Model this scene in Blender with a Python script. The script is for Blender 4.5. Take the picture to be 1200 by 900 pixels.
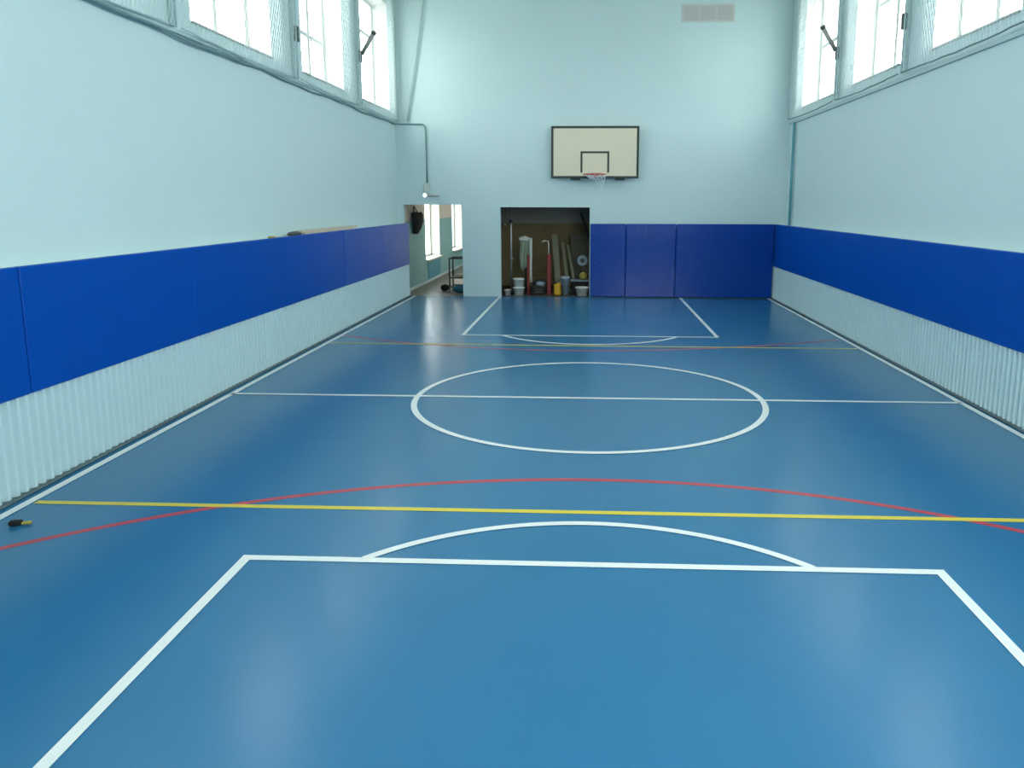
import bpy, math, random
from mathutils import Vector, Matrix
random.seed(7)
for o in list(bpy.data.objects): bpy.data.objects.remove(o)
SC = bpy.context.scene
COL = SC.collection

# ---------------------------------------------------------------- camera, sky, exposure
F, PITCH, YAW, ROLL, H = 906.6, 0.16625, 0.04143, 0.00222, 1.9946
CX, CY = 653.06, 389.30          # the photograph is an off-centre crop: lens shift
cam_d = bpy.data.cameras.new('camera'); cam = bpy.data.objects.new('camera', cam_d); COL.objects.link(cam)
cam_d.sensor_fit = 'HORIZONTAL'; cam_d.sensor_width = 36; cam_d.lens = F / 1200 * 36
cam_d.shift_x = -(CX - 600) / 1200; cam_d.shift_y = -(450 - CY) / 1200
cam_d.clip_start = 0.05; cam_d.clip_end = 200
cy, sy, ct, st = math.cos(YAW), math.sin(YAW), math.cos(PITCH), math.sin(PITCH)
ex = Vector((cy, sy, 0)); ey = Vector((-sy, cy, 0)); ez = Vector((0, 0, 1))
ed = ct * ey - st * ez; eu = st * ey + ct * ez
cr, sr = math.cos(ROLL), math.sin(ROLL)
rt = cr * ex + sr * eu; up = -sr * ex + cr * eu
cam.matrix_world = Matrix(((rt.x, up.x, -ed.x, 0), (rt.y, up.y, -ed.y, 0), (rt.z, up.z, -ed.z, H), (0, 0, 0, 1)))
SC.camera = cam

SKY = 9.0
w = bpy.data.worlds.new('overcast_sky'); SC.world = w; w.use_nodes = True
nt = w.node_tree; bg = nt.nodes['Background']
tc = nt.nodes.new('ShaderNodeTexCoord'); sx_ = nt.nodes.new('ShaderNodeSeparateXYZ'); rp = nt.nodes.new('ShaderNodeValToRGB')
nt.links.new(tc.outputs['Generated'], sx_.inputs[0]); nt.links.new(sx_.outputs['Z'], rp.inputs[0]); nt.links.new(rp.outputs[0], bg.inputs[0])
rp.color_ramp.elements[0].position = 0.0; rp.color_ramp.elements[0].color = (0.55, 0.58, 0.56, 1)
rp.color_ramp.elements[1].position = 0.12; rp.color_ramp.elements[1].color = (0.95, 0.99, 1.0, 1)
bg.inputs[1].default_value = SKY
SC.view_settings.view_transform = 'Standard'; SC.view_settings.look = 'None'
SC.view_settings.gamma = 1; SC.view_settings.use_curve_mapping = False
SC.view_settings.exposure = 0.20

XW = 4.07      # half width between the plastered side walls
XM = 3.84      # half width between the wall mats
YW = 16.43     # far wall
YN = -1.2      # near wall
HC = 6.6       # ceiling
WT = 0.42      # side wall thickness
WINL = [(8.10, 10.16), (11.20, 13.10), (14.07, 16.05)]
WINR = [(7.90, 9.87), (10.80, 12.72), (13.64, 15.65)]
WINL = [(-1.0, 1.0), (2.05, 4.05), (5.05, 7.05)] + WINL
WINR = [(-1.0, 1.0), (2.0, 4.0), (4.95, 6.92)] + WINR
Z0, Z1 = 3.79, 5.86
WIN_ADDED = [(0.7, 3.9)]     # tall unseen window added behind the camera to brighten the near end
ZB0, ZB1 = 1.3, 6.0

def portal(loc, rot, sx, sy):
    l = bpy.data.lights.new('daylight_portal', 'AREA'); l.shape = 'RECTANGLE'; l.size = sx; l.size_y = sy
    l.cycles.is_portal = True
    o = bpy.data.objects.new('daylight_portal', l); COL.objects.link(o); o.location = loc; o.rotation_euler = rot
for a, b in WINL: portal((-XW - WT + .02, (a + b) / 2, (Z0 + Z1) / 2), (0, -math.pi / 2, 0), Z1 - Z0, b - a)
for a, b in WINR: portal((XW + WT - .02, (a + b) / 2, (Z0 + Z1) / 2), (0, math.pi / 2, 0), Z1 - Z0, b - a)

for a, b in WIN_ADDED: portal(((a + b) / 2, YN - .28, (ZB0 + ZB1) / 2), (math.pi / 2, 0, 0), b - a, ZB1 - ZB0)

# ---------------------------------------------------------------- materials
def mat(name, col, rough=.6, bump=0, bscale=30, spec=.5, metal=0, var=0, vscale=3, coat=0, emit=None, estr=0, anis=(1, 1, 1)):
    m = bpy.data.materials.new(name); m.use_nodes = True
    n = m.node_tree; b = n.nodes['Principled BSDF']
    b.inputs['Base Color'].default_value = (*col, 1); b.inputs['Roughness'].default_value = rough
    b.inputs['Specular IOR Level'].default_value = spec; b.inputs['Metallic'].default_value = metal
    b.inputs['Coat Weight'].default_value = coat
    if emit: b.inputs['Emission Color'].default_value = (*emit, 1); b.inputs['Emission Strength'].default_value = estr
    t = n.nodes.new('ShaderNodeTexCoord'); mp = n.nodes.new('ShaderNodeMapping'); mp.inputs['Scale'].default_value = anis
    n.links.new(t.outputs['Object'], mp.inputs[0])
    if var:
        z = n.nodes.new('ShaderNodeTexNoise'); z.inputs['Scale'].default_value = vscale; z.inputs['Detail'].default_value = 4
        r = n.nodes.new('ShaderNodeMix'); r.data_type = 'RGBA'
        r.inputs[6].default_value = (*[c * (1 - var) for c in col], 1); r.inputs[7].default_value = (*[min(1, c * (1 + var)) for c in col], 1)
        n.links.new(mp.outputs[0], z.inputs['Vector']); n.links.new(z.outputs[0], r.inputs[0]); n.links.new(r.outputs[2], b.inputs['Base Color'])
    if bump:
        z = n.nodes.new('ShaderNodeTexNoise'); z.inputs['Scale'].default_value = bscale; z.inputs['Detail'].default_value = 3
        u = n.nodes.new('ShaderNodeBump'); u.inputs['Strength'].default_value = bump; u.inputs['Distance'].default_value = .01
        n.links.new(mp.outputs[0], z.inputs['Vector']); n.links.new(z.outputs[0], u.inputs['Height']); n.links.new(u.outputs[0], b.inputs['Normal'])
    return m
M = {}
M['wall'] = mat('cyan_plaster', (.575, .72, .722), .75, .25, 60, .25, var=.03, vscale=1.2)
M['ceil'] = mat('white_ceiling', (.62, .68, .68), .8, .1, 20, .2)
M['floor'] = mat('blue_vinyl', (.024, .160, .318), .23, .03, 220, .42, var=.05, vscale=2.0)
M['white_line'] = mat('white_court_paint', (.80, .82, .80), .35, .04, 150, .45, var=.04, vscale=8)
M['yellow_line'] = mat('yellow_court_paint', (.72, .58, .04), .35, .04, 150, .45, var=.04, vscale=8)
M['red_line'] = mat('red_court_paint', (.52, .045, .06), .35, .04, 150, .45, var=.06, vscale=8)
M['mat'] = mat('blue_mat_vinyl', (0, .068, .39), .34, .06, 14, .14, var=.05, vscale=1.5)
M['mat_far'] = mat('blue_mat_vinyl_in_film', (0, .045, .31), .17, .25, 5, .25, var=.05, vscale=1.5, coat=.0, anis=(3, 1, .7))
M['film'] = mat('film_crease_highlight', (.07, .17, .46), .15, .1, 30, .6)  # lighter blue paints the highlights along the film creases
M['sheet'] = mat('cyan_painted_sheet_metal', (.545, .71, .74), .45, .06, 30, .4, var=.03)
M['shelf'] = mat('cyan_painted_board', (.58, .72, .73), .5, .08, 30, .4, var=.03)
M['base'] = mat('grey_baseboard', (.09, .13, .14), .5, .05, 30)
M['frame'] = mat('white_window_paint', (.58, .60, .58), .35, .04, 20)
M['reveal'] = mat('white_reveal_paint', (.50, .50, .47), .7, .1, 40)
M['net'] = mat('white_net_cord', (.72, .80, .80), .7, .1, 80, .2)
M['rope'] = mat('dark_net_rope', (.17, .25, .25), .7, .1, 80, .2)
M['ledge'] = mat('grey_cyan_ledge_paint', (.44, .57, .57), .6, .1, 40, .3)
M['pipe'] = mat('teal_pipe_paint', (.10, .32, .38), .4, .05, 20)
M['cable'] = mat('grey_cable_sleeve', (.16, .27, .28), .5, .05, 40)
M['metal'] = mat('brushed_steel', (.45, .45, .44), .35, .05, 60, .5, .8, anis=(1, 1, 8))
M['dkmetal'] = mat('dark_painted_steel', (.05, .05, .05), .45, .05, 60)
M['arm'] = mat('grey_bracket_paint', (.30, .29, .27), .5, .05, 50)
M['board'] = mat('ivory_board', (.72, .66, .50), .5, .05, 15, .35, var=.03)
M['black'] = mat('black_paint', (.022, .035, .028), .5, .05, 60)
M['orange'] = mat('red_rim_paint', (.55, .07, .05), .4, .05, 60)
M['vent'] = mat('grey_vent_plastic', (.50, .52, .50), .6, .05, 30)
M['vent2'] = mat('beige_vent_plastic', (.58, .60, .57), .6, .05, 30)
M['cream'] = mat('cream_plaster', (.66, .62, .57), .8, .2, 60, .2)
M['teal'] = mat('teal_wall_paint', (.24, .47, .49), .6, .15, 60, .3, var=.05)
M['dteal'] = mat('blue_niche_paint', (.08, .30, .40), .6, .15, 60, .3, var=.05)
M['hfloor'] = mat('grey_brown_linoleum', (.20, .17, .15), .35, .1, 60, .5, var=.2, vscale=3)
M['dwall'] = mat('brown_unpainted_plaster', (.30, .235, .125), .9, .3, 20, .1, var=.25, vscale=2)
M['dgrey'] = mat('grey_unpainted_plaster', (.46, .42, .38), .9, .3, 20, .1, var=.15, vscale=2)
M['dfloor'] = mat('dusty_concrete', (.09, .085, .075), .85, .3, 40, .2, var=.25, vscale=6)
M['whitep'] = mat('white_plastic', (.78, .78, .76), .4, .04, 30, .5, var=.05)
M['yellowp'] = mat('yellow_plastic', (.62, .34, .01), .4, .04, 30, .5, var=.06)
M['bluegrey'] = mat('blue_grey_plastic', (.30, .36, .42), .45, .04, 30, .5, var=.08)
M['redp'] = mat('red_enamel', (.27, .02, .015), .4, .04, 30, .5, var=.1)
M['wood'] = mat('pale_grey_wood', (.24, .225, .15), .7, .2, 20, .3, var=.2, vscale=4, anis=(6, 6, .6))
M['beige'] = mat('beige_wood', (.62, .54, .42), .6, .15, 20, .3, var=.12, vscale=4, anis=(6, .6, 6))
M['dwood'] = mat('dark_fibreboard', (.16, .145, .11), .8, .2, 20, .2, var=.2, vscale=3)
M['cloth'] = mat('pale_green_sheeting', (.30, .36, .27), .7, .4, 10, .2, var=.15, vscale=4)
M['lcloth'] = mat('white_sheeting', (.62, .62, .56), .7, .4, 10, .2, var=.1, vscale=4)
M['dcloth'] = mat('black_cloth', (.018, .02, .02), .8, .4, 20, .2, var=.3)
M['hose'] = mat('grey_black_hose', (.06, .06, .055), .5, .05, 30)
M['tealbag'] = mat('teal_blue_fabric', (.03, .16, .22), .7, .4, 12, .2, var=.2)
M['khaki'] = mat('yellow_rubber', (.42, .34, .06), .6, .15, 30, .3, var=.15)
M['lamp'] = mat('lit_lamp_glass', (.9, .9, .9), .3, emit=(.9, 1, 1), estr=1.0)
g = bpy.data.materials.new('window_glass'); g.use_nodes = True; n = g.node_tree
for x in list(n.nodes): n.nodes.remove(x)
o_ = n.nodes.new('ShaderNodeOutputMaterial'); mx = n.nodes.new('ShaderNodeMixShader'); tr = n.nodes.new('ShaderNodeBsdfTransparent'); gl = n.nodes.new('ShaderNodeBsdfGlossy')
tr.inputs[0].default_value = (.94, .96, .95, 1); gl.inputs['Roughness'].default_value = .02; mx.inputs[0].default_value = .05
n.links.new(tr.outputs[0], mx.inputs[1]); n.links.new(gl.outputs[0], mx.inputs[2]); n.links.new(mx.outputs[0], o_.inputs[0])
M['glass'] = g

# ---------------------------------------------------------------- mesh helpers
class MB:
    def __init__(s): s.v = []; s.f = []; s.mi = []; s.ms = []; s.sm = []
    def m(s, k):
        if k not in s.ms: s.ms.append(k)
        return s.ms.index(k)
    def face(s, idx, k, sm=False): s.f.append(idx); s.mi.append(s.m(k)); s.sm.append(sm)
    def quad(s, a, b, c, d, k):
        n = len(s.v); s.v += [tuple(a), tuple(b), tuple(c), tuple(d)]; s.face((n, n + 1, n + 2, n + 3), k)
    def box(s, x0, x1, y0, y1, z0, z1, k, bev=0, T=None):
        b = min(bev, (x1 - x0) / 2.01, (y1 - y0) / 2.01, (z1 - z0) / 2.01)
        n = len(s.v)
        P = []
        if b <= 0:
            P = [(x, y, z) for z in (z0, z1) for x, y in ((x0, y0), (x1, y0), (x1, y1), (x0, y1))]
            fs = [(3, 2, 1, 0), (4, 5, 6, 7), (0, 1, 5, 4), (1, 2, 6, 5), (2, 3, 7, 6), (3, 0, 4, 7)]
        else:       # chamfered on every edge
            def ring(x0, x1, y0, y1, z, c):
                return [(x0 + c, y0, z), (x1 - c, y0, z), (x1, y0 + c, z), (x1, y1 - c, z), (x1 - c, y1, z), (x0 + c, y1, z), (x0, y1 - c, z), (x0, y0 + c, z)]
            P = ring(x0 + b, x1 - b, y0 + b, y1 - b, z0, b * .3) + ring(x0, x1, y0, y1, z0 + b, b) + ring(x0, x1, y0, y1, z1 - b, b) + ring(x0 + b, x1 - b, y0 + b, y1 - b, z1, b * .3)
            fs = [tuple(range(7, -1, -1)), tuple(range(24, 32))]
            for r in range(3):
                for i in range(8): fs.append((r * 8 + i, r * 8 + (i + 1) % 8, r * 8 + 8 + (i + 1) % 8, r * 8 + 8 + i))
        if T: P = [tuple(T @ Vector(p)) for p in P]
        s.v += P
        for f in fs: s.face(tuple(n + i for i in f), k)
    def tube(s, pts, r, k, seg=8, cap=True, closed=False):
        pts = [Vector(p) for p in pts]; n0 = len(s.v); N = len(pts)
        ref = None
        for i, p in enumerate(pts):
            if closed: d = pts[(i + 1) % N] - pts[i - 1]
            else: d = pts[min(i + 1, N - 1)] - pts[max(i - 1, 0)]
            d.normalize()
            if ref is None: ref = Vector((0, 0, 1)) if abs(d.z) < .9 else Vector((1, 0, 0))
            a = d.cross(ref)
            if a.length < 1e-4: a = d.cross(Vector((.3, .9, .2)))
            a.normalize(); b = d.cross(a).normalized(); ref = -b if False else ref
            rr = r[i] if isinstance(r, (list, tuple)) else r
            for j in range(seg):
                t = 2 * math.pi * j / seg; s.v.append(tuple(p + a * math.cos(t) * rr + b * math.sin(t) * rr))
        R = N if closed else N - 1
        for i in range(R):
            for j in range(seg):
                A = n0 + i * seg; B = n0 + ((i + 1) % N) * seg
                s.face((A + j, A + (j + 1) % seg, B + (j + 1) % seg, B + j), k, seg > 4)
        if cap and not closed:
            s.face(tuple(n0 + j for j in range(seg - 1, -1, -1)), k); s.face(tuple(n0 + (N - 1) * seg + j for j in range(seg)), k)
    def lathe(s, prof, c, k, seg=28, sm=True):
        n0 = len(s.v); c = Vector(c)
        for r, z in prof:
            for j in range(seg):
                t = 2 * math.pi * j / seg; s.v.append((c.x + r * math.cos(t), c.y + r * math.sin(t), c.z + z))
        for i in range(len(prof) - 1):
            for j in range(seg):
                s.face((n0 + i * seg + j, n0 + i * seg + (j + 1) % seg, n0 + (i + 1) * seg + (j + 1) % seg, n0 + (i + 1) * seg + j), k, sm)
        s.face(tuple(n0 + j for j in range(seg - 1, -1, -1)), k); L = n0 + (len(prof) - 1) * seg; s.face(tuple(L + j for j in range(seg)), k)
    def build(s, name, parent=None, label=None, cat=None, group=None, kind=None, bevel=0, loc=None, mod=None):
        me = bpy.data.meshes.new(name)
        V = s.v
        if loc is not None: V = [(x - loc[0], y - loc[1], z - loc[2]) for x, y, z in V]
        me.from_pydata(V, [], s.f)
        for k in s.ms: me.materials.append(M[k])
        me.polygons.foreach_set('material_index', s.mi); me.polygons.foreach_set('use_smooth', s.sm); me.update()
        o = bpy.data.objects.new(name, me); COL.objects.link(o)
        if loc is not None: o.location = loc
        if parent: o.parent = parent
        tag(o, label, cat, group, kind)
        if bevel:
            b = o.modifiers.new('edge', 'BEVEL'); b.width = bevel; b.segments = 2; b.limit_method = 'ANGLE'
        return o
def tag(o, label=None, cat=None, group=None, kind=None):
    if label: o['label'] = label
    if cat: o['category'] = cat
    if group: o['group'] = group
    if kind: o['kind'] = kind
def thing(name, label=None, cat=None, group=None, kind=None):
    o = bpy.data.objects.new(name, None); COL.objects.link(o); o.empty_display_size = .1; tag(o, label, cat, group, kind); return o

# wall made of cells round its openings; axis 'x' = wall lies in a y-z plane, 'y' = in an x-z plane
def wall(name, axis, p0, p1, u0, u1, z0, z1, holes, k, cellk=None):
    us = sorted({u0, u1, *[h[0] for h in holes], *[h[1] for h in holes]})
    zs = sorted({z0, z1, *[h[2] for h in holes], *[h[3] for h in holes]})
    us = [u for u in us if u0 <= u <= u1]; zs = [z for z in zs if z0 <= z <= z1]
    inside = lambda u, z: any(a < u < b and c < z < d for a, b, c, d in holes)
    m = MB()
    solid = [[not inside((us[i] + us[i + 1]) / 2, (zs[j] + zs[j + 1]) / 2) for j in range(len(zs) - 1)] for i in range(len(us) - 1)]
    def P(p, u, z): return (p, u, z) if axis == 'x' else (u, p, z)
    for i in range(len(us) - 1):
        for j in range(len(zs) - 1):
            if not solid[i][j]: continue
            a, b, c, d = us[i], us[i + 1], zs[j], zs[j + 1]
            for p in (p0, p1): m.quad(P(p, a, c), P(p, b, c), P(p, b, d), P(p, a, d), k)
            for di, dj, e in ((-1, 0, ((a, c), (a, d))), (1, 0, ((b, c), (b, d))), (0, -1, ((a, c), (b, c))), (0, 1, ((a, d), (b, d)))):
                ii, jj = i + di, j + dj
                if 0 <= ii < len(solid) and 0 <= jj < len(solid[0]) and solid[ii][jj]: continue
                (ua, za), (ub, zb) = e
                m.quad(P(p0, ua, za), P(p1, ua, za), P(p1, ub, zb), P(p0, ub, zb), k)
    o = m.build(name, kind='structure'); return o

# ---------------------------------------------------------------- room shell
fm = MB(); fm.quad((-XW - WT, YN - .3, 0), (XW + WT, YN - .3, 0), (XW + WT, YW, 0), (-XW - WT, YW, 0), 'floor')
fm.box(-XW - WT, XW + WT, YN - .3, YW, -.2, -.001, 'floor')
floor = fm.build('floor', kind='structure')
cm = MB(); cm.box(-XW - WT, XW + WT, YN - .3, YW + .15, HC, HC + .25, 'ceil'); cm.build('ceiling', kind='structure')
wall('wall_left', 'x', -XW, -XW - WT, YN - .3, YW, -.2, HC, [(a, b, Z0, Z1) for a, b in WINL], 'wall')
wall('wall_right', 'x', XW, XW + WT, YN - .3, YW, -.2, HC, [(a, b, Z0, Z1) for a, b in WINR], 'wall')
wall('wall_back', 'y', YN, YN - .3, -XW, XW, -.2, HC, [(a, b, ZB0, ZB1) for a, b in WIN_ADDED], 'wall')
DL = (-3.945, -2.703, -.2, 1.945); DS = (-1.888, -.004, -.2, 1.892)
wall('wall_front', 'y', YW, YW + .14, -XW - WT, XW + WT, -.2, HC, [DL, DS], 'wall')

# windows: white frame, mullion, transom, panes, white reveals and sill
def window(i, side, a, b, mull, tz):
    s = -1 if side == 'left' else 1
    w = thing('window_%d' % i, kind='structure'); X0 = s * (XW + .30); X1 = s * (XW + .36)
    xa, xb = min(X0, X1), max(X0, X1)
    m = MB(); t = .07
    m.box(xa, xb, a, b, Z0, Z0 + t, 'frame'); m.box(xa, xb, a, b, Z1 - t, Z1, 'frame')
    m.box(xa, xb, a, a + t, Z0 + t, Z1 - t, 'frame'); m.box(xa, xb, b - t, b, Z0 + t, Z1 - t, 'frame')
    ym = a + (b - a) * mull
    m.box(xa, xb, ym - .045, ym + .045, Z0 + t, Z1 - t, 'frame')
    m.box(xa, xb, a + t, ym - .045, tz - .03, tz + .03, 'frame'); m.box(xa, xb, ym + .045, b - t, tz - .03, tz + .03, 'frame')
    m.build('window_frame', w, bevel=.008)
    g = MB(); xg = (X0 + X1) / 2; g.box(xg - .003, xg + .003, a + t - .01, b - t + .01, Z0 + t - .01, Z1 - t + .01, 'glass'); g.build('window_pane', w)
    r = MB(); e = .012; r0, r1 = sorted((s * (XW + .001), X0))
    r.box(r0, r1, a, a + e, Z0, Z1, 'reveal'); r.box(r0, r1, b - e, b, Z0, Z1, 'reveal'); r.box(r0, r1, a + e, b - e, Z1 - e, Z1, 'reveal')
    r.build('window_reveal', w)
    q = MB(); q0, q1 = sorted((s * (XW - .03), X0)); q.box(q0, q1, a + e, b - e, Z0 - .0, Z0 + .02, 'reveal'); q.build('window_sill', w, bevel=.006)
    h = MB(); hx = X0 - s * .02; h.box(hx - .012, hx + .012, ym - .015, ym + .015, 4.35, 4.47, 'metal'); h.build('window_handle', w)
for i, ((a, b), (mu, tz)) in enumerate(zip(WINL, [(.5, 4.7)] * 3 + [(.58, 4.9), (.62, 4.52), (.5, 5.2)])): window(i + 1, 'left', a, b, mu, tz)
for i, ((a, b), (mu, tz)) in enumerate(zip(WINR, [(.5, 4.7)] * 3 + [(.55, 4.9), (.55, 4.95), (.5, 4.9)])): window(i + 7, 'right', a, b, mu, tz)

for i, (a, b) in enumerate(WIN_ADDED):  # frame and pane of the added window, out of view
    w = thing('window_%d' % (15 + i), kind='structure'); m = MB(); y0, y1 = YN - .24, YN - .18
    for x0, x1, z0, z1 in ((a, b, ZB0, ZB0 + .07), (a, b, ZB1 - .07, ZB1), (a, a + .07, ZB0 + .07, ZB1 - .07), (b - .07, b, ZB0 + .07, ZB1 - .07), ((a + b) / 2 - .04, (a + b) / 2 + .04, ZB0 + .07, ZB1 - .07)):
        m.box(x0, x1, y0, y1, z0, z1, 'frame')
    m.build('window_frame', w); m = MB(); m.box(a + .06, b - .06, YN - .213, YN - .207, ZB0 + .06, ZB1 - .06, 'glass'); m.build('window_pane', w)
# ledges under the windows
m = MB(); m.box(-XW, -XW + .055, YN, 9.2, 3.605, 3.65, 'ledge'); m.box(-XW, -XW + .022, 9.2, YW - .01, 3.61, 3.66, 'ledge'); m.build('trim_1', kind='structure', bevel=.008)
m = MB(); m.box(XW - .035, XW, YN, YW - .01, 3.56, 3.61, 'ledge'); m.build('trim_2', kind='structure', bevel=.006)
# baseboards and the plinth shelves behind the mats
for s, nm, nm2 in ((-1, 'left', 'trim_3'), (1, 'right', 'trim_4')):
    m = MB(); a, b = sorted((s * 3.825, s * (XM + .035))); m.box(a, b, YN, YW, 0, .02, 'base'); m.build('baseboard_' + nm, kind='structure', bevel=.01)
    m = MB(); a, b = sorted((s * XW, s * (XM + .055))); m.box(a, b, YN, YW, 1.515, 1.54, 'shelf')
    a, b = sorted((s * (XM + .075), s * (XM + .055))); m.box(a, b, YN, YW, .0, 1.515, 'shelf'); m.build(nm2, kind='structure', bevel=.004)
m = MB(); m.box(.0, XM - .03, YW - .03, YW - .001, 0, .035, 'base'); m.build('baseboard_front', kind='structure')

# ---------------------------------------------------------------- court markings: parts of the floor
def ribbon(name, pts, wd, k, z, label, closed=False):
    m = MB(); N = len(pts); n0 = 0
    for i, p in enumerate(pts):
        p = Vector(p)
        if closed: a, b = Vector(pts[i - 1]), Vector(pts[(i + 1) % N])
        else: a, b = Vector(pts[max(i - 1, 0)]), Vector(pts[min(i + 1, N - 1)])
        d1 = (p - a).normalized() if (p - a).length > 1e-6 else (b - p).normalized()
        d2 = (b - p).normalized() if (b - p).length > 1e-6 else d1
        n1 = Vector((-d1.y, d1.x)); n2 = Vector((-d2.y, d2.x)); mi = (n1 + n2).normalized(); L = (wd / 2) / max(.3, mi.dot(n1))
        m.v += [(p.x + mi.x * L, p.y + mi.y * L, z), (p.x - mi.x * L, p.y - mi.y * L, z)]
    for i in range(N if closed else N - 1):
        j = (i + 1) % N; m.face((2 * i + 1, 2 * j + 1, 2 * j, 2 * i), k)
    return m.build(name, floor, label=label)
def arc3(p, q, r, n=40):
    (ax, ay), (bx, by), (cx_, cy_) = p, q, r
    d = 2 * (ax * (by - cy_) + bx * (cy_ - ay) + cx_ * (ay - by))
    ux = ((ax**2 + ay**2) * (by - cy_) + (bx**2 + by**2) * (cy_ - ay) + (cx_**2 + cy_**2) * (ay - by)) / d
    uy = ((ax**2 + ay**2) * (cx_ - bx) + (bx**2 + by**2) * (ax - cx_) + (cx_**2 + cy_**2) * (bx - ax)) / d
    R = math.hypot(ax - ux, ay - uy); t0 = math.atan2(ay - uy, ax - ux); t1 = math.atan2(by - uy, bx - ux); t2 = math.atan2(cy_ - uy, cx_ - ux)
    if not (min(t0, t2) <= t1 <= max(t0, t2)):
        if t0 < 0: t0 += 2 * math.pi
        if t2 < 0: t2 += 2 * math.pi
    return [(ux + R * math.cos(t0 + (t2 - t0) * i / n), uy + R * math.sin(t0 + (t2 - t0) * i / n)) for i in range(n + 1)]
W = .058
def cubic(pts, n=60):
    # least squares 4th degree curve through measured floor points
    xs = [p[0] for p in pts]; ys = [p[1] for p in pts]
    import numpy as np
    c = np.polyfit(xs, ys, 4); X = np.linspace(pts[0][0], pts[-1][0], n)
    return [(float(x), float(np.polyval(c, x))) for x in X]
ribbon('red_arc', cubic([(-3.72, 3.80), (-3.421, 4.103), (-2.892, 4.475), (-2.504, 4.72), (-2.049, 4.975), (-1.272, 5.23), (-.177, 5.365), (.982, 5.304), (1.809, 5.086), (2.238, 4.886), (2.657, 4.62), (3.2, 4.2), (3.72, 3.7)]), .052, 'red_line', .0012, 'red arc nearest the camera')
ribbon('red_arc', cubic([(-3.70, 11.40), (-2.909, 10.96), (-1.545, 10.52), (-.582, 10.375), (.818, 10.44), (2.281, 10.83), (3.68, 11.42)]), .05, 'red_line', .0012, 'red arc at the far end')
ribbon('yellow_line', [(-3.70, 4.785), (3.70, 4.785)], .055, 'yellow_line', .0024, 'yellow line nearest the camera')
ribbon('yellow_line', [(-3.70, 10.76), (0, 10.73), (3.72, 10.70)], .05, 'yellow_line', .0024, 'yellow line at the far end')
ribbon('side_line', [(-3.748, YN), (-3.742, YW - .0)], .062, 'white_line', .0036, 'white side line along the left wall')
ribbon('side_line', [(3.768, YN), (3.768, YW - .0)], .062, 'white_line', .0036, 'white side line along the right wall')
ribbon('halfway_line', [(-3.76, 7.775), (3.78, 7.768)], .056, 'white_line', .0036, 'white halfway line')
ribbon('centre_circle', [(1.772 * math.cos(t * math.pi / 60), 7.775 + 1.772 * math.sin(t * math.pi / 60)) for t in range(120)], .06, 'white_line', .0044, 'white centre circle', True)
ribbon('key_outline', [(-1.955, YN), (-1.93, 4.044), (1.935, 4.044), (1.94, YN)], .058, 'white_line', .0036, 'white key outline nearest the camera')
ribbon('key_outline', [(-1.905, YW - .02), (-1.912, 11.54), (1.925, 11.53), (1.925, YW - .02)], .056, 'white_line', .0036, 'white key outline at the far end')
ribbon('key_arc', arc3((-1.26, 4.06), (.01, 4.605), (1.25, 4.06)), .055, 'white_line', .0044, 'white free throw arc nearest the camera')
ribbon('key_arc', arc3((-1.29, 11.51), (.02, 10.83), (1.31, 11.50)), .055, 'white_line', .0044, 'white free throw arc at the far end')

# ---------------------------------------------------------------- wall mats
near_seam = lambda y: abs(y - 5.05) < .01 or abs(y - 12.0) < .01
def sidemat(s, y0, y1, label):
    m = MB(); a, b = sorted((s * XM, s * (XM + .05))); m.box(a, b, y0 + (.006 if near_seam(y0) else .001), y1 - (.006 if near_seam(y1) else .001), .685, 1.558, 'mat', .007)
    o = m.build('wall_mat', label=label, cat='wall mat', group='blue mats along the %s wall' % ('left' if s < 0 else 'right'))
ys = [YN + .02, 1.42, 3.24, 5.05, 7.35, 9.65, 12.0, 14.3, YW - .02]
for i in range(8):
    if i == 0: continue
    t = {7: 'farthest blue wall mat on the left wall, beside the small doorway', 6: 'blue wall mat on the left wall, second from the far end',
         5: 'blue wall mat on the left wall under the beige planks', 4: 'blue wall mat on the left wall, just nearer than the beige planks',
         3: 'blue wall mat on the left wall starting at the visible near seam', 2: 'blue wall mat cut by the left edge of the photo',
         1: 'blue wall mat on the left wall nearest the camera'}[i]
    if i >= 2: sidemat(-1, ys[i], ys[i + 1], t)
    t2 = {7: 'farthest blue wall mat on the right wall, in the far corner', 6: 'blue wall mat on the right wall, second from the far corner',
          5: 'blue wall mat on the right wall, third from the far corner', 4: 'blue wall mat on the right wall, fourth from the far corner',
          3: 'blue wall mat on the right wall, cut by the right edge of the photo'}.get(i)
    if t2: sidemat(1, ys[i], ys[i + 1], t2)
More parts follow.
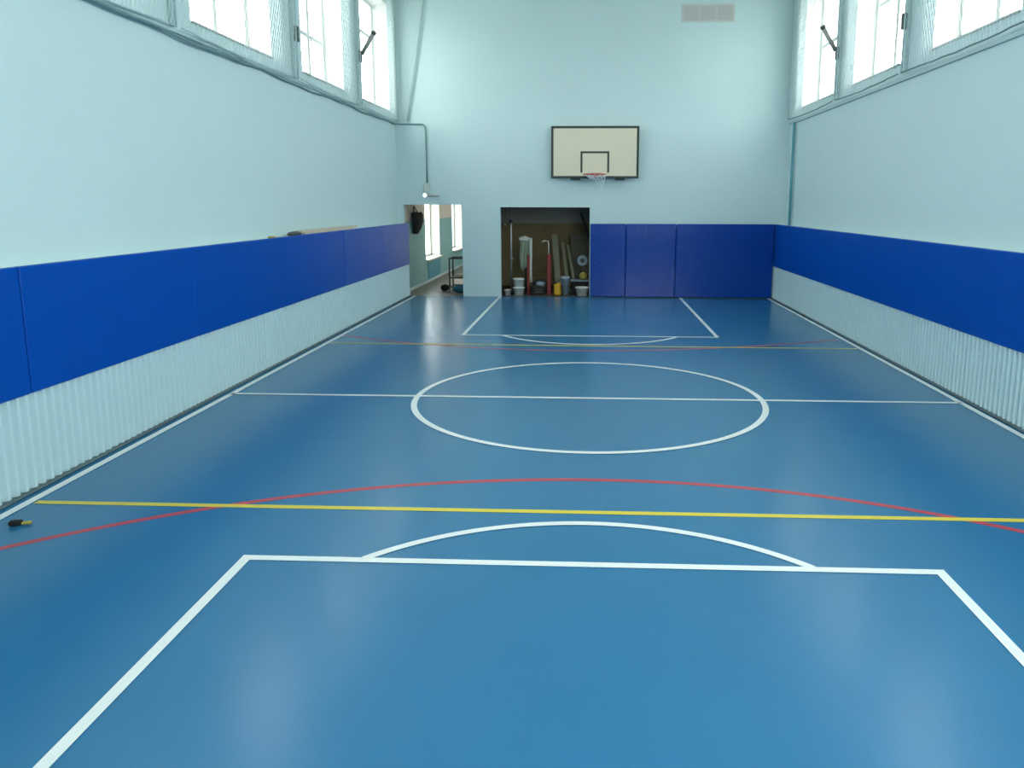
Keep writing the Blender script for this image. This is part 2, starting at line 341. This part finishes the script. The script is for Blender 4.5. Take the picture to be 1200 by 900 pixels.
# far wall mats standing on the floor, in wrinkled film
for x0, x1, lb in ((.012, .755, 'tall blue mat right beside the dark storeroom opening'), (.755, 1.80, 'tall blue mat on the far wall, middle one of three, creased film'),
                   (1.80, XM - .012, 'widest tall blue mat on the far wall, in the right corner')):
    r = thing('wall_mat', lb, 'wall mat', 'tall blue mats on the far wall')
    m = MB(); m.box(x0 + .004, x1 - .004, YW - .09, YW - .032, .02, 1.556, 'mat_far', .012); m.build('mat_cover', r)
    # puckered vertical edge with creases
    for k in range(0, 9, 2):
        z = .12 + k * .16 + random.uniform(-.03, .03); L = random.uniform(.03, .09)
        for xx, dd in ((x0 + .012, 1), (x1 - .012, -1)):
            if x0 > 1.5 and dd < 0: continue
            q = MB(); q.tube([(xx, YW - .0895, z), (xx + dd * L, YW - .0912, z + random.uniform(-.02, .03)), (xx + dd * L * 1.8, YW - .0895, z + random.uniform(-.03, .05))], [.001, .004, .001], 'film', 6); q.build('film_crease', r)
    if x0 < 1.5 and x0 > .5:
        for a, b in (((1.05, 1.50), (.96, 1.28)), ((1.18, 1.52), (1.14, 1.22)), ((1.62, .45), (1.5, .24)), ((1.72, .75), (1.735, .1)), ((.93, .30), (.97, .06)), ((1.10, .32), (1.14, .10))):
            q = MB(); q.tube([(a[0], YW - .089, a[1]), ((a[0] + b[0]) / 2 + .01, YW - .094, (a[1] + b[1]) / 2), (b[0], YW - .089, b[1])], [.002, .007, .002], 'film', 6); q.build('film_crease', r)

# ---------------------------------------------------------------- corrugated sheets under the side mats
def sheet(s, y0, y1, side):
    m = MB(); P = .085; X = XM + .012; D = .036; n = int(round((y1 - y0) / P)); p = (y1 - y0) / n
    prof = []
    for i in range(n):
        a = y0 + i * p
        prof += [(a, D), (a + p * .34, D), (a + p * .50, 0), (a + p * .82, 0), (a + p * .98, D)]
    prof.append((y1, D))
    for j, (y, d) in enumerate(prof):
        for xx in (X + d, X + d + .002): m.v += [(s * xx, y, .022), (s * xx, y, .70)]
    for j in range(len(prof) - 1):
        a, b = 4 * j, 4 * j + 4
        m.face((a, b, b + 1, a + 1), 'sheet'); m.face((a + 2, a + 3, b + 3, b + 2), 'sheet'); m.face((a, a + 2, b + 2, b), 'sheet')
    m.build('corrugated_sheet', label='light blue corrugated metal sheet below the mats along the %s wall' % side, cat='corrugated sheet', group='corrugated sheets along the %s wall' % side)
for s, side, st_ in ((-1, 'left', 4.0), (1, 'right', 5.6)):
    ee = [YW - .005]
    while ee[-1] > st_: ee.append(ee[-1] - 1.53)
    for a, b in zip(ee[1:], ee[:-1]): sheet(s, a, b, side)

# ---------------------------------------------------------------- protective nets over the windows
def netmesh(pfun, u0, u1, z0, z1, cw=.07, ch=.17, r=.0022, edge=None):
    m = MB(); nu = int((u1 - u0) / (cw / 2)); nz = int((z1 - z0) / (ch / 2))
    pt = {}
    def P(i, j):
        if (i, j) not in pt:
            u = u0 + (u1 - u0) * i / nu; z = z0 + (z1 - z0) * j / nz
            pt[(i, j)] = Vector(pfun(u + random.uniform(-.004, .004), z + random.uniform(-.01, .01)))
        return pt[(i, j)]
    for i in range(nu):
        for j in range(nz):
            a, b = (P(i, j), P(i + 1, j + 1)) if (i + j) % 2 == 0 else (P(i + 1, j), P(i, j + 1))
            if edge and (edge(i + .5 if 0 else u0 + (u1 - u0) * (i + .5) / nu, z0 + (z1 - z0) * (j + .5) / nz)): continue
            m.tube([a, b], r, 'net', 3, False)
    return m
def sag(t): return -.03 * math.sin(t * math.pi)
def netbay(s, y0, y1, label):
    X = s * (XW - .09)
    r = thing('safety_net', label, 'net', 'white safety nets over the %s windows' % ('left' if s < 0 else 'right'))
    bulge = lambda y, z: X - s * .02 * math.sin((y - y0) / (y1 - y0) * math.pi) * math.sin((z - 3.6) / 2.9 * math.pi)
    netmesh(lambda y, z: (bulge(y, z), y, z + (sag((y - y0) / (y1 - y0)) if z < 3.9 else 0)), y0, y1, 3.66, HC - .04).build('net_mesh', r)
    q = MB(); q.tube([(X, y0 + (y1 - y0) * t / 16, 3.655 + sag(t / 16) + random.uniform(-.006, .006)) for t in range(17)], .009, 'rope' if s > 0 else 'ledge', 6)
    q.tube([(X, y1 - .01, 3.66), (X, y1 - .01, 4.7), (X, y1 - .01, HC - .04)], .010, 'ledge', 6); q.build('border_rope', r)
NG = .05
for a, b, lb in ((4.6, 7.7, 'white net over the left wall nearest the camera'), (7.7, 10.85, 'white net in front of the nearest left window'),
                 (10.85, 13.85, 'white net in front of the middle left window'), (13.85, YW - .1, 'white net in front of the farthest left window')): netbay(-1, a + NG, b - NG, lb)
for a, b, lb in ((7.45, 10.6, 'white net in front of the nearest right window'), (10.6, 13.35, 'white net in front of the middle right window'),
                 (13.35, YW - .1, 'white net in front of the farthest right window')): netbay(1, a + NG, b - NG, lb)
# end of the left net, pulled across the far wall with a slanting edge
r = thing('safety_net', 'slanting end of the white net drawn across the far wall, left corner', 'net')
xe = lambda z: -3.795 + (z - 3.65) * (.402 / 2.377)
netmesh(lambda u, z: (-3.97 + (xe(z) + 3.97) * u, YW - .05, z), 0, 1, 3.66, HC - .04, cw=.14, ch=.17).build('net_mesh', r)
q = MB(); q.tube([(xe(3.65), YW - .05, 3.65), (xe(5), YW - .05, 5), (xe(HC - .04), YW - .05, HC - .04)], .016, 'ledge', 8); q.build('border_rope', r)
r = thing('safety_net', 'narrow end of the white net on the far wall, right corner', 'net')
netmesh(lambda u, z: (3.97 - (.10 + .03 * math.sin(z * 2)) * u, YW - .05, z), 0, 1, 3.62, HC - .04, cw=.5, ch=.17).build('net_mesh', r)
# net posts and the arms holding the net away from the wall
def post(s, y, label):
    m = MB(); x0, x1 = sorted((s * (XW - .002), s * (XW - .045))); m.box(x0, x1, y - .025, y + .025, 3.665, HC - .01, 'ledge', .006)
    m.build('net_post', label=label, cat='post', group='net posts on the side walls')
for s, y, lb in ((-1, 7.7, 'grey-green post at the near end of the nearest left window'), (-1, 10.85, 'grey-green post between nearest and middle left windows'), (-1, 13.85, 'grey-green post between middle and farthest left windows'),
                 (1, 10.6, 'grey-green post between nearest and middle right windows'), (1, 13.35, 'grey-green post between middle and farthest right windows')): post(s, y, lb)
def arm(s, y, z, L, rise, label, dy=-.45):
    X = s * (XW - .05); r = thing('net_bracket', label, 'bracket', 'metal brackets on the net posts')
    m = MB(); x0, x1 = sorted((X, X - s * .05)); m.box(x0, x1, y - .035, y + .035, z - .14, z + .06, 'dkmetal', .008); m.build('wall_plate', r)
    if L:
        m = MB(); a = Vector((X - s * .05, y, z)); b = Vector((X - s * L, y + dy, z + rise))
        m.tube([a, b], .033, 'arm', 10); m.build('arm', r)
        m = MB(); c = b + (b - a).normalized() * .04; m.tube([b, c], .040, 'dkmetal', 10); m.build('end_cap', r)
arm(-1, 13.85, 4.52, .30, .30, 'grey metal arm sticking out by the farthest left window', -.15)
arm(1, 13.35, 4.44, .30, .32, 'grey metal arm sticking out by the farthest right window', -.12)
arm(-1, 10.85, 4.28, 0, 0, 'small dark hook plate by the middle left window')
arm(1, 10.6, 4.33, 0, 0, 'small dark hook plate by the nearest right window')

# ---------------------------------------------------------------- cable, conduit, box and lamp on the left
m = MB(); P = []
y = 4.0
while y < 16.3: P.append((-XW + (.055 if y < 9.2 else .022), y, 3.583 + .012 * math.sin(y * 2.1) + .008 * math.sin(y * 5.3))); y += .25
P += [(-XW + .022, 16.36, 3.59), (-3.98, YW - .02, 3.59), (-3.75, YW - .02, 3.59), (-3.50, YW - .02, 3.59), (-3.44, YW - .02, 3.56), (-3.425, YW - .02, 3.45), (-3.42, YW - .02, 2.9), (-3.42, YW - .02, 2.39)]
m.tube(P, .015, 'cable', 8); m.build('electric_cable', label='grey cable run below the left nets and down the far wall', cat='cable')
m = MB(); m.box(-3.49, -3.36, YW - .07, YW - .001, 2.20, 2.38, 'vent2', .012); j = m.build('junction_box', label='small beige junction box above the small doorway', cat='junction box')
r = thing('wall_lamp', 'small lit white lamp with a grey arm above the small doorway', 'lamp')
m = MB(); m.tube([(-3.44, YW - .03, 2.135), (-3.17, YW - .03, 2.135)], .028, 'vent', 10); m.box(-3.42, -3.19, YW - .03, YW - .001, 2.12, 2.15, 'vent'); m.build('lamp_arm', r)
m = MB(); m.lathe([(.010, -.045), (.028, -.036), (.038, -.012), (.038, .012), (.028, .036), (.010, .045)], (-3.47, YW - .07, 2.135), 'lamp', 20); m.build('lamp_bulb', r)
m = MB(); m.box(-3.50, -3.42, YW - .04, YW - .001, 2.105, 2.165, 'vent'); m.build('lamp_base', r)
# pipe in the right corner
r = thing('wall_pipe', 'vertical blue-green pipe near the right far corner', 'pipe')
m = MB(); m.tube([(XW - .05, 15.95, 1.545), (XW - .05, 15.95, 3.56)], .027, 'pipe', 12); m.build('pipe', r)
for z in (1.9, 3.0):
    m = MB(); m.box(XW - .085, XW - .001, 15.935, 15.965, z - .02, z + .02, 'shelf', .004); m.build('pipe_clip', r)

# ---------------------------------------------------------------- basketball backboard
r = thing('basketball_hoop', 'ivory basketball backboard with black border and red rim on far wall', 'basketball hoop')
BX, BZ, BY = .091, 3.01, 16.28; bw, bh, t = .90, .525, .048
m = MB(); m.box(BX - bw + t, BX + bw - t, BY, BY + .03, BZ - bh + t, BZ + bh - t, 'board'); bb = m.build('backboard', r)
m = MB()
m.box(BX - bw, BX + bw, BY - .004, BY + .034, BZ + bh - t, BZ + bh, 'black'); m.box(BX - bw, BX + bw, BY - .004, BY + .034, BZ - bh, BZ - bh + t, 'black')
m.box(BX - bw, BX - bw + t, BY - .004, BY + .034, BZ - bh + t, BZ + bh - t, 'black'); m.box(BX + bw - t, BX + bw, BY - .004, BY + .034, BZ - bh + t, BZ + bh - t, 'black')
m.build('board_border', bb, bevel=.003)
m = MB(); x0, x1, z0, z1 = -.205, .385, 2.60, 3.03; q = .04
m.box(x0, x1, BY - .004, BY, z1 - q, z1, 'black'); m.box(x0, x0 + q, BY - .004, BY, z0, z1 - q, 'black'); m.box(x1 - q, x1, BY - .004, BY, z0, z1 - q, 'black')
m.build('target_rectangle', bb)
RX, RY, RZ, RR = .09, BY - .15 - .225, 2.555, .225
m = MB(); m.box(RX - .13, RX + .13, BY - .012, BY - .004, RZ - .05, RZ + .05, 'metal', .003); m.build('rim_plate', r)
m = MB(); m.tube([(RX + RR * math.cos(a * math.pi / 24), RY + RR * math.sin(a * math.pi / 24), RZ) for a in range(48)], .011, 'orange', 8, closed=True)
for dx in (-.08, .08): m.tube([(RX + dx, BY - .01, RZ), (RX + dx * 1.2, RY + math.sqrt(RR**2 - (dx * 1.2)**2), RZ)], .009, 'orange', 8)
m.box(RX - .10, RX + .05, BY - .16, BY - .012, RZ - .06, RZ - .012, 'orange', .003)
rim = m.build('rim', r)
m = MB(); nn = 12; L = []
for j in range(5):
    row = []
    for i in range(nn * 2):
        a = math.pi * i / nn; f = j / 4; rr = RR * (1 - .62 * f)
        ln = .10 + .26 * max(0, math.cos(a - .3))
        row.append(Vector((RX + rr * math.cos(a) + f * .05, RY + rr * math.sin(a), RZ - .012 - ln * f)))
    L.append(row)
for j in range(4):
    for i in range(nn * 2):
        if (i + j) % 2: continue
        for d in (-1, 1): m.tube([L[j][i], L[j + 1][(i + d) % (nn * 2)]], .0045, 'net', 5, False)
m.build('hoop_net', rim)
for dx in (-.40, .52):
    m = MB(); m.box(BX + dx - .10, BX + dx + .10, BY + .034, YW - .001, BZ - bh - .03, BZ - bh + .03, 'black', .004); m.build('wall_bracket', r)
    m = MB(); m.box(BX + dx - .10, BX + dx + .10, BY + .034, YW - .001, BZ + bh - .12, BZ + bh - .06, 'black', .004); m.build('wall_bracket', r)

# vents high on the far wall
r = thing('wall_vent', 'pale grey three-part ventilation grille high on the far wall', 'ventilation grille')
m = MB(); m.box(1.80, 2.855, YW - .02, YW - .001, 5.56, 5.91, 'vent2', .004); m.build('vent_frame', r)
for i in range(3):
    x0 = 1.835 + i * .34; m = MB()
    for k in range(9): m.box(x0, x0 + .30, YW - .034, YW - .02, 5.60 + k * .031, 5.60 + k * .031 + .018, 'vent')
    m.build('vent_grille', r)

# ---------------------------------------------------------------- things on the left shelf and floor
def plank(x0, x1, y0, y1, z0, z1, label):
    m = MB(); m.box(x0, x1, y0, y1, z0, z1, 'beige', .004); m.build('wooden_plank', label=label, cat='plank', group='beige planks on the left shelf')
plank(-4.03, -3.90, 10.55, 12.75, 1.541, 1.575, 'long beige wooden plank lying on the left shelf, lower one')
plank(-4.02, -3.91, 10.45, 13.00, 1.576, 1.605, 'long beige wooden plank on top of the other plank, left shelf')
m = MB()
m.lathe([(.02, 0), (.06, .01), (.075, .03), (.05, .05), (.015, .06)], (0, 0, 0), 'hose', 14)
m.v = [(x * .8 - 3.93 + .012 * math.sin(y * 60), y * 3.0 + 10.22, z * 1.1 + 1.541) for x, y, z in m.v]
m.build('rolled_cloth', label='dark grey rolled rag at the near end of the beige planks', cat='rag')
m = MB(); m.box(-3.95, -3.90, 9.40, 9.53, 1.541, 1.575, 'khaki', .006); m.build('sponge', label='small pale yellow block on the left shelf', cat='block')
r = thing('utility_knife', 'small black and yellow tool lying on floor near left wall', 'tool')
T = Matrix.Translation((-3.53, 4.42, .003)) @ Matrix.Rotation(.25, 4, 'Z')
m = MB(); m.box(-.065, .005, -.022, .022, 0, .030, 'dcloth', .006, T); m.build('handle', r)
m = MB(); m.box(.005, .06, -.014, .014, .004, .018, 'khaki', .004, T); m.build('blade_holder', r)

# ---------------------------------------------------------------- corridor behind the small doorway
YB = YW + .14; YE = 27.0
m = MB(); m.box(-4.9, -2.3, YW, YE, -.2, -.003, 'hfloor'); m.build('trim_5', kind='structure')
m = MB(); m.box(-4.9, -2.3, YB, YE + .1, 2.7, 2.85, 'cream'); m.build('trim_6', kind='structure')
# corridor side wall: teal below, cream above, two windows, one recess
cw = [(19.15, 21.0, .56, 2.45), (22.9, 24.7, .56, 2.45)]
def cellwall(name, x, y0, y1, zs, ks):
    m = MB(); us = sorted({y0, y1, *[h[0] for h in cw], *[h[1] for h in cw]})
    for i in range(len(us) - 1):
        for j in range(len(zs) - 1):
            um, zm = (us[i] + us[i + 1]) / 2, (zs[j] + zs[j + 1]) / 2
            if any(a < um < b and c < zm < d for a, b, c, d in cw): continue
            m.box(x - .35, x, us[i], us[i + 1], zs[j], zs[j + 1], ks[j])
    return m.build(name, kind='structure')
cellwall('wall_corridor_side', -XW, YB, YE, [0, .56, 1.56, 2.45, 2.7], ['teal', 'teal', 'cream', 'cream'])
m = MB(); m.box(-XW + .003, -XW + .015, 19.35, 20.95, .07, .50, 'dteal', .003); m.build('radiator_panel', label='dark blue panel below the nearest corridor window', cat='panel')
m = MB(); m.box(-4.9, -2.3, YE, YE + .1, 0, 2.7, 'teal'); m.build('wall_corridor_end', kind='structure')
m = MB(); m.box(-2.42, -2.3, YB, YE, 0, 2.7, 'cream'); m.build('wall_corridor_partition', kind='structure')
m = MB(); m.box(-XW, -XW + .03, YB, YE, 0, .06, 'shelf'); m.build('baseboard_corridor', kind='structure', bevel=.004)
for i, (a, b, c, d) in enumerate(cw):
    w_ = thing('window_%d' % (13 + i), kind='structure'); m = MB(); xo = -XW - .30
    m.box(xo, xo + .05, a, b, c, c + .06, 'frame'); m.box(xo, xo + .05, a, b, d - .06, d, 'frame'); m.box(xo, xo + .05, a, a + .06, c, d, 'frame'); m.box(xo, xo + .05, b - .06, b, c, d, 'frame')
    m.box(xo, xo + .05, (a + b) / 2 - .04, (a + b) / 2 + .04, c, d, 'frame'); m.build('window_frame', w_)
    m = MB(); m.box(xo + .02, xo + .026, a + .05, b - .05, c + .05, d - .05, 'glass'); m.build('window_pane', w_)
    m = MB(); m.box(xo + .05, -XW + .08, a - .05, b + .05, c - .03, c + .012, 'reveal', .006); m.build('window_sill', w_)
    m = MB(); m.box(xo + .05, -XW - .001, a, a + .01, c + .012, d, 'reveal'); m.box(xo + .05, -XW - .001, b - .01, b, c + .012, d, 'reveal'); m.build('window_reveal', w_)
    portal((-XW - .34, (a + b) / 2, (c + d) / 2), (0, -math.pi / 2, 0), d - c, b - a)
# hanging dark bag
r = thing('hanging_bag', 'black bag hanging on the corridor wall, seen through the small doorway', 'bag')
m = MB()
prof = [(1.76, .10, .36), (1.70, .13, .42), (1.55, .14, .38), (1.40, .11, .30), (1.28, .06, .20)]
n0 = 0
for z, dx, dy in prof:
    for j in range(12):
        a = 2 * math.pi * j / 12; m.v.append((-XW + .01 + dx * (1 + math.cos(a)) / 1.0 * .7, 17.9 + dy * math.sin(a), z + .015 * math.sin(3 * a)))
for i in range(4):
    for j in range(12): m.face((i * 12 + j, (i + 1) * 12 + j, (i + 1) * 12 + (j + 1) % 12, i * 12 + (j + 1) % 12), 'dcloth', True)
m.face(tuple(range(12)), 'dcloth'); m.face(tuple(range(59, 47, -1)), 'dcloth'); m.build('bag_body', r)
m = MB(); m.tube([(-XW + .06, 17.7, 1.75), (-XW + .02, 17.9, 1.90), (-XW + .06, 18.1, 1.75)], .012, 'dcloth', 6); m.build('strap', r)
# trolley rack
r = thing('trolley', 'dark metal rack on wheels in the corridor, seen through the small doorway', 'trolley')
x0, x1, y0, y1 = -3.16, -2.62, 17.35, 17.80
for xx in (x0, x1):
    for yy in (y0, y1):
        m = MB(); m.tube([(xx, yy, .08), (xx, yy, .755)], .017, 'dkmetal', 8); m.build('post', r)
        m = MB(); m.tube([(xx - .012, yy, .04), (xx + .012, yy, .04)], .038, 'black', 14); m.build('wheel', r)
for z, nm in ((.74, 'top_rail'), (.10, 'bottom_rail')):
    m = MB(); m.tube([(x0, y0, z), (x1, y0, z), (x1, y1, z), (x0, y1, z)], .015, 'dkmetal', 8, closed=True); m.build(nm, r)
m = MB(); m.box(x0, x1, y0, y1, .29, .315, 'dkmetal', .003); m.build('shelf', r)
m = MB(); m.box(-3.02, -2.70, 17.42, 17.70, .316, .38, 'beige', .008); m.build('cardboard_box', label='flat beige box on the shelf of the dark trolley', cat='box')
def blob(name, c, rx, ry, rz, k, label, cat, seed):
    random.seed(seed); m = MB(); N, K = 16, 9
    for i in range(K):
        th = math.pi * i / (K - 1); z = max(-1, math.cos(th)) ; rr = math.sin(th) ** .7 if 0 < i < K - 1 else .05
        for j in range(N):
            a = 2 * math.pi * j / N; q = 1 + random.uniform(-.10, .10)
            m.v.append((c[0] + rx * rr * q * math.cos(a), c[1] + ry * rr * q * math.sin(a), c[2] + rz + rz * z))
    for i in range(K - 1):
        for j in range(N): m.face((i * N + j, (i + 1) * N + j, (i + 1) * N + (j + 1) % N, i * N + (j + 1) % N), k, True)
    m.face(tuple(range(N)), k); m.face(tuple(range(K * N - 1, (K - 1) * N - 1, -1)), k)
    return m.build(name, label=label, cat=cat)
blob('black_bag', (-3.29, 17.45, -.003), .095, .10, .075, 'dcloth', 'small black bag on the corridor floor beside the trolley', 'bag', 3)
blob('fabric_sack', (-2.85, 17.12, -.003), .20, .16, .085, 'tealbag', 'dark teal sack on the corridor floor in front of the trolley', 'sack', 5)

# ---------------------------------------------------------------- dark storeroom
m = MB(); m.box(-2.3, 1.6, YW, 18.8, -.2, -.003, 'dfloor'); m.build('trim_7', kind='structure')
m = MB(); m.box(-2.3, 1.6, YB, 18.9, 2.9, 3.0, 'dgrey'); m.build('trim_8', kind='structure')
m = MB(); m.box(-2.3, 1.6, 18.7, 18.8, 0, 1.50, 'dwall'); m.box(-2.3, 1.6, 18.7, 18.8, 1.50, 2.9, 'dgrey'); m.build('wall_storeroom_back', kind='structure')
m = MB(); m.box(-2.3, -2.2, YB, 18.7, 0, 2.9, 'dwall'); m.build('wall_storeroom_left', kind='structure')
m = MB(); m.box(1.5, 1.6, YB, 18.7, 0, 2.9, 'dwall'); m.build('wall_storeroom_right', kind='structure')

def bucket(x, y, z, rb, rt_, h, k, label, group=None, handle=True, lid=False, rim=.012):
    r = thing('bucket', label, 'bucket', group)
    m = MB(); pr = [(rb, 0), (rb + (rt_ - rb) * .88, h * .86), (rt_ + rim, h * .87), (rt_ + rim, h), (rt_ - .004, h)]
    if not lid: pr += [(rt_ - .012, h * .9), (rb - .006, .012), (.01, .012)]
    else: pr += [(rt_ - .01, h + .008), (.02, h + .006)]
    m.lathe(pr, (x, y, z), k, 28); m.build('bucket_body', r)
    if handle:
        m = MB(); m.tube([(x + (rt_ + rim) * math.cos(a), y - .55 * (rt_ + rim) * math.sin(a) - .01, z + h * .84 - h * .35 * math.sin(a)) for a in [math.pi * i / 12 for i in range(13)]], .003, 'metal', 6); m.build('handle', r)
YS = 16.72
FZ = -.003
bucket(-1.775, YS, FZ, .058, .068, .125, 'whitep', 'small white bucket at the left edge of the storeroom opening')
bucket(-1.535, YS, FZ, .10, .115, .178, 'whitep', 'lower of two stacked white buckets in the storeroom', 'stacked white buckets', lid=True)
bucket(-1.535, YS, FZ + .188, .10, .115, .178, 'whitep', 'upper of two stacked white buckets in the storeroom', 'stacked white buckets', lid=True)
bucket(-.155, YS, FZ, .115, .135, .19, 'whitep', 'wide low white bucket at the right side of the storeroom opening', rim=.018)
bucket(-.525, YS + .12, FZ, .075, .095, .40, 'bluegrey', 'tall blue-grey bucket beside the yellow canister')
# yellow canister
r = thing('canister', 'bright yellow plastic canister on the storeroom floor', 'canister')
m = MB(); m.box(-.77, -.615, YS - .07, YS + .07, FZ, FZ + .255, 'yellowp', .03); m.build('canister_body', r)
m = MB(); m.tube([(-.73, YS, FZ + .25), (-.73, YS, FZ + .29)], .02, 'dcloth', 12); m.build('cap', r)
m = MB(); m.tube([(-.70, YS, FZ + .25), (-.69, YS, FZ + .285), (-.65, YS, FZ + .285), (-.635, YS, FZ + .25)], .009, 'yellowp', 8); m.build('handle', r)
# grey standing pole
r = thing('steel_pole', 'tall grey steel pole at the left of the storeroom', 'pole')
m = MB(); m.lathe([(.09, 0), (.09, .015), (.03, .03)], (-1.72, 16.95, FZ), 'dkmetal', 20); m.build('base', r)
m = MB(); m.tube([(-1.72, 16.95, FZ + .03), (-1.72, 16.95, 2.15)], .026, 'metal', 12); m.build('pole', r)
m = MB(); m.tube([(-1.72, 16.95, .74), (-1.72, 16.95, .80)], .042, 'metal', 12); m.build('clamp', r)
m = MB(); m.tube([(-1.72, 16.95, 1.55), (-1.72, 16.95, 1.62)], .040, 'dkmetal', 12); m.build('clamp', r)
m = MB(); m.box(-1.86, -1.82, 16.80, 16.84, 1.50, 1.54, 'whitep', .006); m.box(-1.852, -1.828, 16.575, 16.80, 1.51, 1.53, 'dkmetal'); m.build('small_white_box', label='tiny white box just inside the storeroom, upper left', cat='item')  # small white box on a dark rod
# red posts with steel tops
def redpost(x, y, w_, h, top, label, hook):
    r = thing('equipment_post', label, 'post')
    m = MB(); m.box(x - w_ / 2, x + w_ / 2, y - w_ / 2, y + w_ / 2, FZ + .02, h, 'redp', .008); m.build('post', r)
    m = MB(); m.box(x - w_ * .8, x + w_ * .8, y - .06, y + .10, FZ, FZ + .02, 'redp', .004); m.build('foot', r)
    if top:
        m = MB(); P = [(x - .01, y, h - .02), (x - .01, y, top)]
        if hook: P += [(x - .03, y, top + .05), (x - .09, y, top + .06), (x - .16, y, top + .03)]
        m.tube(P, .016, 'lcloth', 8); m.build('steel_top', r)
redpost(-1.335, 16.92, .05, .86, 0, 'slim red metal post in the storeroom beside the stacked white buckets', False)
redpost(-.885, 16.95, .085, .87, 1.11, 'red metal post with a pale hooked top, middle of storeroom', True)
# pale sheeting hung over a stand
r = thing('draped_stand', 'stand hung with pale green and white sheeting in the storeroom', 'stand')
m = MB(); N = 15
for j in range(9):
    z = 1.20 - .08 * j
    for i in range(N):
        u = i / (N - 1); m.v.append((-1.55 + .26 * u + .01 * math.sin(j), 17.15 + .03 * math.sin(u * 19 + j * .2), z - (.05 * math.sin(u * 7) if j == 8 else 0)))
for j in range(8):
    for i in range(N - 1): m.face((j * N + i, j * N + i + 1, (j + 1) * N + i + 1, (j + 1) * N + i), 'cloth', True)
o = m.build('sheeting', r); sd = o.modifiers.new('thick', 'SOLIDIFY'); sd.thickness = .012
m = MB(); m.lathe([(.01, -.06), (.07, -.045), (.11, 0), (.08, .04), (.01, .06)], (0, 0, 0), 'lcloth', 16)
m.v = [(x * 1.2 - 1.44 + .05 * z, y * .6 + 17.13, z + 1.205 - .10 * abs(x)) for x, y, z in m.v]; m.build('white_bundle', r)
m = MB(); m.tube([(-1.42, 17.18, .02), (-1.42, 17.18, 1.19)], .02, 'dkmetal', 8); m.box(-1.56, -1.28, 17.10, 17.26, FZ, .02, 'dkmetal', .004); m.build('stand', r)
m = MB()
for j in range(8):
    for i in range(4): m.v.append((-1.33 + .02 * i + .006 * math.sin(j), 17.08 + .012 * math.sin(i * 3), 1.22 - j * .14))
for j in range(7):
    for i in range(3): m.face((j * 4 + i, j * 4 + i + 1, j * 4 + 5 + i, j * 4 + 4 + i), 'lcloth', True)
o = m.build('white_strip', r); sd = o.modifiers.new('thick', 'SOLIDIFY'); sd.thickness = .01
# leaning boards
def lean(xb, zb, xt, zt, wd, y0, y1, k, label, name='wooden_plank', th=.025):
    a = Vector((xb, y0, zb)); b = Vector((xt, y1, zt)); d = b - a; L = d.length; d.normalize()
    s_ = Vector((1, 0, 0)); s_ = (s_ - d * s_.dot(d)).normalized(); nn_ = s_.cross(d)
    T = Matrix(((s_.x, nn_.x, d.x, a.x), (s_.y, nn_.y, d.y, a.y), (s_.z, nn_.z, d.z, a.z), (0, 0, 0, 1)))
    m = MB(); m.box(-wd / 2, wd / 2, -th / 2, th / 2, 0, L, k, .003, T); return m.build(name, label=label, cat='plank')
lean(-.68, .004, -.80, 1.27, .13, 17.2, 17.75, 'wood', 'widest pale plank leaning in the storeroom behind the yellow canister')
lean(-.45, .004, -.62, 1.10, .07, 17.2, 17.75, 'wood', 'narrow pale plank leaning behind the blue-grey bucket')
lean(-.30, .004, -.50, 1.04, .06, 17.2, 17.75, 'wood', 'thin grey plank leaning right of the narrow pale plank')
o = lean(-.14, .004, -.20, 1.28, .50, 17.7, 18.1, 'dwood', 'large dark board leaning at the right of the storeroom', 'board_panel')
o['category'] = 'board'
m = MB(); m.tube([(-.16, 17.25, .72), (-.16, 17.29, .72)], .115, 'bluegrey', 28); m.tube([(-.16, 17.24, .72), (-.16, 17.25, .72)], .05, 'dkmetal', 20)
m.tube([(-.16, 17.29, .72), (-.16, 17.29, FZ)], .012, 'dkmetal', 8); m.build('round_disc', label='round grey disc standing at the right of the storeroom', cat='disc')
# dark low box with pale top, ball on it
r = thing('crate', 'low black crate with a pale grey top, right of storeroom', 'crate')
m = MB(); m.box(-.40, -.03, 16.88, 17.10, FZ, .29, 'dcloth', .008); m.build('crate_body', r)
m = MB(); m.box(-.42, -.02, 16.86, 17.11, .29, .318, 'bluegrey', .005); m.build('crate_lid', r)
m = MB(); R = .085; m.lathe([(R * math.sin(math.pi * i / 12) + .0005, -R * math.cos(math.pi * i / 12)) for i in range(13)], (-.135, 16.96, .319 + R), 'khaki', 20); m.build('ball', label='dull yellow ball on top of the black crate', cat='ball')
# black bar slanting at upper right, pale bracket
m = MB(); m.tube([(-.20, 17.0, 1.78), (-.03, 17.0, 1.30), (.02, 17.0, 1.05), (.02, 17.0, .6), (.02, 17.0, FZ)], .026, 'dcloth', 8); m.build('bent_bar', label='black bar slanting down at the upper right of the storeroom', cat='bar')
# low dark heap: coils of hose and a rag bag
m = MB(); P = []
for i in range(150):
    a = i * .42; rr = .15 + .035 * math.sin(i * .31); P.append((-1.13 + .85 * rr * math.cos(a), 16.84 + .6 * rr * math.sin(a), .02 + i * .0011 + .010 * math.sin(i * 1.7)))
m.tube(P, .011, 'hose', 6); m.build('coiled_hose', label='coil of grey-black hose on the storeroom floor between the red posts', cat='hose')
blob('rag_bag', (-1.10, 17.25, FZ), .19, .14, .16, 'hose', 'dark rag bag heaped behind the coiled hose', 'bag', 11)
blob('rag_bag', (-1.07, 16.84, .185), .10, .07, .05, 'bluegrey', 'grey rag lying on top of the coiled hose', 'rag', 12)
